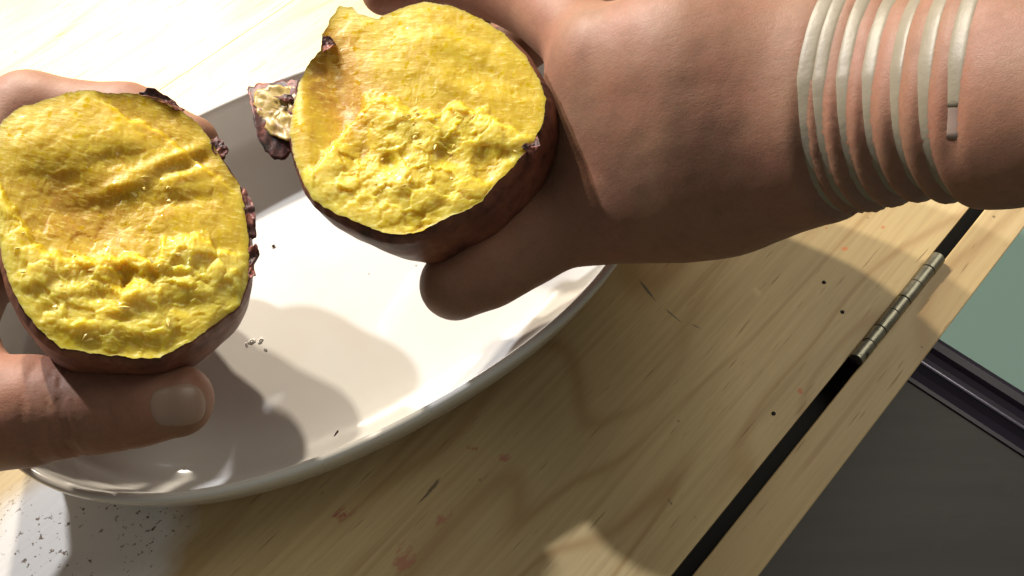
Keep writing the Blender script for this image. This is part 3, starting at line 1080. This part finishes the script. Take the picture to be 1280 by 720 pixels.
def potato(outline, center, z0, tilt, relief, depth, lean, prof, label, seed):
    ctr = np.array(center, float)
    c, _ = at(ctr[0], ctr[1], z0)
    v1 = CAM - c
    v1 /= np.linalg.norm(v1)
    n_ = v1 + np.array(tilt)
    n_ /= np.linalg.norm(n_)
    NAg, NRg = 420, 120
    out = smooth_outline(outline, NAg)
    cen = ctr
    dirv = out - cen
    tt = np.arange(NAg) / NAg
    jit = 1 + 0.010 * n2(np.cos(tt * 6.28) * 14, np.sin(tt * 6.28) * 14, seed) + 0.006 * n2(np.cos(tt * 6.28) * 40, np.sin(tt * 6.28) * 40, seed + 3)
    rr = np.linspace(0.004, 1, NRg) ** 0.75
    X = cen[0] + rr[:, None] * dirv[None, :, 0] * (1 + (jit - 1) * rr[:, None] ** 4)
    Y = cen[1] + rr[:, None] * dirv[None, :, 1] * (1 + (jit - 1) * rr[:, None] ** 4)
    P0 = on_plane(X, Y, c, n_)
    mm, mealy, crumb = relief(X, Y)
    # broken, crumbly surface
    wx, wy = X + 7 * fbm(X / 18, Y / 18, seed), Y + 7 * fbm(X / 18, Y / 18, seed + 5)
    lev, bd = chunks(wx / 30, wy / 24, int(seed * 7))
    mm = mm + crumb * 1.0 * lev * sstep(0.0, 0.16, bd)
    lev2, bd2 = chunks(wx / 11, wy / 9, int(seed * 13) + 5)
    mm = mm + crumb * 0.28 * lev2 * sstep(0.0, 0.2, bd2)
    mm = mm + crumb * (0.55 * fbm(X / 26, Y / 18, seed + 9, 3) + 0.14 * np.abs(fbm(X / 7, Y / 5, seed + 2)))
    mm = mm + (1.15 - crumb) * (0.20 * fbm((X + 0.5 * Y) / 70, (Y - 0.3 * X) / 20, seed + 7, 3) + 0.5 * fbm(X / 40, Y / 40, seed + 21, 3))
    fib = np.abs(fbm((X + 0.25 * Y) / 5.0, (Y - 0.25 * X) / 17.0, seed + 31, 3))
    patch = sstep(-0.1, 0.5, fbm(X / 45, Y / 45, seed + 41, 2))
    mm = mm + (0.05 + 0.30 * crumb) * (0.5 - fib) * 0.6 * patch + 0.13 * fbm(X / 6.5, Y / 6.5, seed + 33, 3) * (0.05 + crumb) * (0.4 + patch)
    mealy = mealy + 0.25 * (0.4 - fib) + 0.22 * crumb * np.clip(mm / 4, -1.2, 1.2) + 0.12 * fbm(X / 40, Y / 40, seed + 15)
    fall = 1 - rr[:, None] ** 14
    H = mm * 0.00076 * fall
    P = P0 + H[..., None] * n_
    V = P.reshape(-1, 3)
    F = [(i * NAg + j, (i + 1) * NAg + j, (i + 1) * NAg + (j + 1) % NAg, i * NAg + (j + 1) % NAg) for i in range(NRg - 1) for j in range(NAg)]
    F.append(tuple(range(NAg)))
    Fn = np.cross(V[F[0][1]] - V[F[0][0]], V[F[0][2]] - V[F[0][0]])
    if Fn @ n_ < 0:
        F = [f[::-1] for f in F]
    base, _ = at(ctr[0], ctr[1], z0 - depth)
    root = empty('sweet_potato_half', tuple(c - n_ * depth), label, 'sweet potato', 'halves of a roasted sweet potato')
    fo = mesh_obj('flesh', V, F, M_FLESH, root)
    attr(fo, 'mealy', np.clip(mealy, 0, 1).ravel())
    # skin: from a thin lip round the break down to the rounded end
    rim = P[-1]
    mid = rim.mean(0)
    tang = np.array(lean)
    Vs, NRn = [], 0
    prof_ = [(0.0014, 0.982), (0.0003, 0.999), (0.0004, 1.006), (0.0014, 1.012)] + [(d * depth, s) for d, s in prof]
    ds = np.linspace(0.06, 1.0, 44)
    ss = np.interp(ds, [p_[0] for p_ in prof], [p_[1] for p_ in prof])
    ss = np.convolve(np.pad(ss, 3, mode='edge'), np.ones(7) / 7, 'valid')
    ss[-4:] = [0.42, 0.32, 0.2, 0.08]
    prof_ = prof_[:4] + list(zip(ds * depth, ss))
    kern = np.exp(-(np.arange(-16, 17) / 7.0) ** 2)
    kern /= kern.sum()
    rim_s = np.stack([np.convolve(np.concatenate([rim[-16:, q_], rim[:, q_], rim[:16, q_]]), kern, 'valid') for q_ in range(3)], -1)
    for d, s in prof_:
        cshift = mid - n_ * d + tang * max(d, 0)
        bl_ = min(1.0, max(0.0, d) / 0.006)
        ring_ = cshift + ((rim - mid) * (1 - bl_) + (rim_s - mid) * bl_) * s
        w = 0.0010 * noise3(ring_ * 45 + seed) + 0.0003 * noise3(ring_ * 150 + seed)
        rd = (rim - mid) / np.linalg.norm(rim - mid, axis=1)[:, None]
        ring_ = ring_ + rd * (w * min(1, max(d, 0) / 0.004))[:, None]
        if abs(d) < 0.002 and s > 0.99:
            ring_ = ring_ + n_ * (0.0008 * np.clip(noise3(rim * 160 + 5) * 1.5 - 0.3, -0.3, 1))[:, None]
        Vs.append(ring_)
    m = len(Vs)
    Fs = [(i * NAg + j, i * NAg + (j + 1) % NAg, (i + 1) * NAg + (j + 1) % NAg, (i + 1) * NAg + j) for i in range(m - 1) for j in range(NAg)]
    Fs.append(tuple((m - 1) * NAg + j for j in range(NAg)))
    Vs = np.concatenate(Vs)
    q = Fs[8 * NAg]
    fn_ = np.cross(Vs[q[1]] - Vs[q[0]], Vs[q[2]] - Vs[q[0]])
    if fn_ @ (Vs[q[0]] - mid) < 0:
        Fs = [f[::-1] for f in Fs]
    mesh_obj('skin', Vs, Fs, M_PSKIN, root)
    # loose shreds of flesh standing up from the break
    rnd = random.Random(int(seed * 100))
    V, F = [], []
    cr = crumb * (rr[:, None] < 0.93)
    cand = np.argwhere(cr > 0.55)
    e_u = np.cross(n_, np.array([0, 1.0, 0.2]))
    e_u /= np.linalg.norm(e_u)
    e_v = np.cross(n_, e_u)
    for _ in range(24):
        i, j = cand[rnd.randrange(len(cand))]
        p = P[i, j]
        a = rnd.gauss(0.3, 0.7)
        L_, w_ = rnd.uniform(0.0012, 0.0048), rnd.uniform(0.0003, 0.0009)
        u = e_u * math.cos(a) + e_v * math.sin(a)
        w = np.cross(n_, u)
        b0 = len(V)
        up = rnd.uniform(0.0001, 0.0005)
        V += [p - u * L_ / 2 - n_ * 0.0004, p + w * w_ + n_ * up, p + u * L_ / 2 + n_ * rnd.uniform(-0.0003, 0.0006), p - w * w_ + n_ * up * 0.3, p + n_ * up * 1.5]
        F += [(b0, b0 + 1, b0 + 4), (b0 + 1, b0 + 2, b0 + 4), (b0 + 2, b0 + 3, b0 + 4), (b0 + 3, b0, b0 + 4), (b0 + 3, b0 + 2, b0 + 1, b0)]
    so = mesh_obj('flesh_shreds', V, F, M_SHRED, root, False)
    tag(so, kind='stuff')
    return root, c, n_, mid


OUT_R = [(441, 9), (448, 18), (473, 23), (487, 16), (510, 7), (533, 2), (565, 7), (601, 23), (629, 41), (656, 69), (675, 101), (682, 124), (679, 151), (668, 176),
         (654, 193), (638, 213), (620, 229), (601, 252), (583, 263), (551, 275), (528, 289), (505, 293), (478, 291), (450, 279), (418, 266), (391, 250), (377, 224), (368, 197),
         (361, 169), (366, 137), (375, 101), (388, 76), (402, 62), (402, 44), (414, 23), (424, 8)]
OUT_L = [(-8, 190), (0, 156), (22, 135), (52, 126), (90, 114), (116, 112), (128, 116), (169, 117), (195, 122), (225, 137), (248, 154), (262, 172), (270, 187), (285, 210), (300, 232),
         (308, 270), (311, 300), (311, 350), (300, 382), (270, 404), (240, 427), (200, 446), (170, 448), (120, 442), (75, 435), (45, 407), (25, 382), (10, 350), (2, 320), (-6, 270), (-12, 230)]
pr, cR, nR, _m = potato(OUT_R, (520, 150), 0.108, (-0.14, 0.50, 0.05), relief_right, 0.058, (0.24, -0.06, 0.0),
                        [(0.06, 1.035), (0.14, 1.045), (0.25, 1.04), (0.4, 1.0), (0.55, 0.93), (0.7, 0.82), (0.82, 0.68), (0.91, 0.5), (0.97, 0.3), (1.0, 0.1)],
                        'roasted sweet potato half with torn peel flap, in the hand wearing the cord', 1.7)
pl, cL, nL, _m = potato(OUT_L, (150, 285), 0.112, (-0.08, 0.44, 0.05), relief_left, 0.060, (0.04, 0.04, 0.0),
                        [(0.06, 1.03), (0.14, 1.04), (0.25, 1.04), (0.4, 1.02), (0.55, 0.98), (0.7, 0.90), (0.82, 0.76), (0.91, 0.56), (0.97, 0.32), (1.0, 0.1)],
                        'larger roasted sweet potato half, hollow in its yellow flesh, resting on the left thumb', 4.3)


def flake(poly, c, n_, off, name, mat, parent, seed, curl=0.003, thick=0.0007, rough=0.0006, mealy=None):
    """a torn curled piece: an outline on the break's plane, bent and given thickness"""
    NAg, NRg = 64, 12
    out = smooth_outline(poly, NAg)
    cen = out.mean(0)
    rr = np.linspace(0.02, 1, NRg)
    tt = np.arange(NAg) / NAg * 6.2832
    jit = 1 + 0.10 * n2(np.cos(tt) * 5, np.sin(tt) * 5, seed) + 0.05 * n2(np.cos(tt) * 14, np.sin(tt) * 14, seed)
    X = cen[0] + rr[:, None] * (out[None, :, 0] - cen[0]) * jit
    Y = cen[1] + rr[:, None] * (out[None, :, 1] - cen[1]) * jit
    P = on_plane(X, Y, c + n_ * off, n_)
    h = curl * (rr[:, None] ** 2) * np.cos(tt * 2 + seed) + rough * fbm(X / 9, Y / 9, seed) * 1.4
    P = P + h[..., None] * n_
    top = P.reshape(-1, 3)
    taper = (thick * (1 - 0.6 * rr ** 4))[:, None, None] * n_
    bot = (P - taper).reshape(-1, 3)
    nt = len(top)
    F = [(i * NAg + j, (i + 1) * NAg + j, (i + 1) * NAg + (j + 1) % NAg, i * NAg + (j + 1) % NAg) for i in range(NRg - 1) for j in range(NAg)]
    F.append(tuple(range(NAg)))
    if np.cross(top[F[0][1]] - top[F[0][0]], top[F[0][2]] - top[F[0][0]]) @ n_ < 0:
        F = [f[::-1] for f in F]
    F2 = [tuple(x + nt for x in f[::-1]) for f in F]
    b = (NRg - 1) * NAg
    sd = [(b + j, b + (j + 1) % NAg, nt + b + (j + 1) % NAg, nt + b + j) for j in range(NAg)]
    o = mesh_obj(name, np.concatenate([top, bot]), F + F2 + sd, mat, parent)
    if mealy is not None:
        attr(o, 'mealy', np.full(2 * nt, mealy))
    return o


flap = flake([(308, 110), (317, 102), (345, 97), (359, 101), (374, 103), (372, 140), (368, 172), (366, 190), (352, 196), (338, 196), (327, 183), (320, 156), (313, 132)],
             cR, nR, -0.006, 'skin_flap', M_CHAR, pr, 2.2, 0.002, 0.0010, 0.0004)
tag(flap, 'torn charred peel flap sticking out to the left')
flake([(318, 116), (335, 108), (352, 107), (378, 108), (376, 150), (370, 176), (352, 176), (336, 166), (325, 150), (318, 132)], cR, nR, -0.0050, 'flap_flesh', M_DRY, flap, 5.1, 0.0005, 0.0016, 0.0006, 0.55)
flake([(342, 121), (356, 117), (366, 120), (368, 125), (356, 127)], cR, nR, -0.0038, 'slit_shade', M_CHAR, flap, 7.7, 0.0006, 0.0006, 0.0003)  # dark piece laid over the flesh for the shade of a slit
flake([(400, 60), (403, 48), (412, 44), (419, 52), (414, 62), (405, 66)], cR, nR, 0.0005, 'skin_flake', M_CHAR, pr, 3.3, 0.001)
flake([(652, 186), (660, 176), (672, 170), (675, 184), (664, 194)], cR, nR, 0.0004, 'skin_flake', M_CHAR, pr, 6.1, 0.0012)
for poly, s in (([(262, 176), (272, 168), (286, 190), (280, 198), (266, 190)], 1.1), ([(298, 238), (306, 232), (318, 262), (321, 294), (312, 298), (306, 270)], 2.7),
                ([(309, 312), (320, 306), (325, 318), (318, 330), (320, 346), (310, 352)], 4.9), ([(170, 118), (186, 111), (214, 122), (232, 136), (222, 140), (196, 126)], 3.9)):
    flake(poly, cL, nL, -0.0002, 'skin_flake', M_CHAR, pl, s, 0.0012)
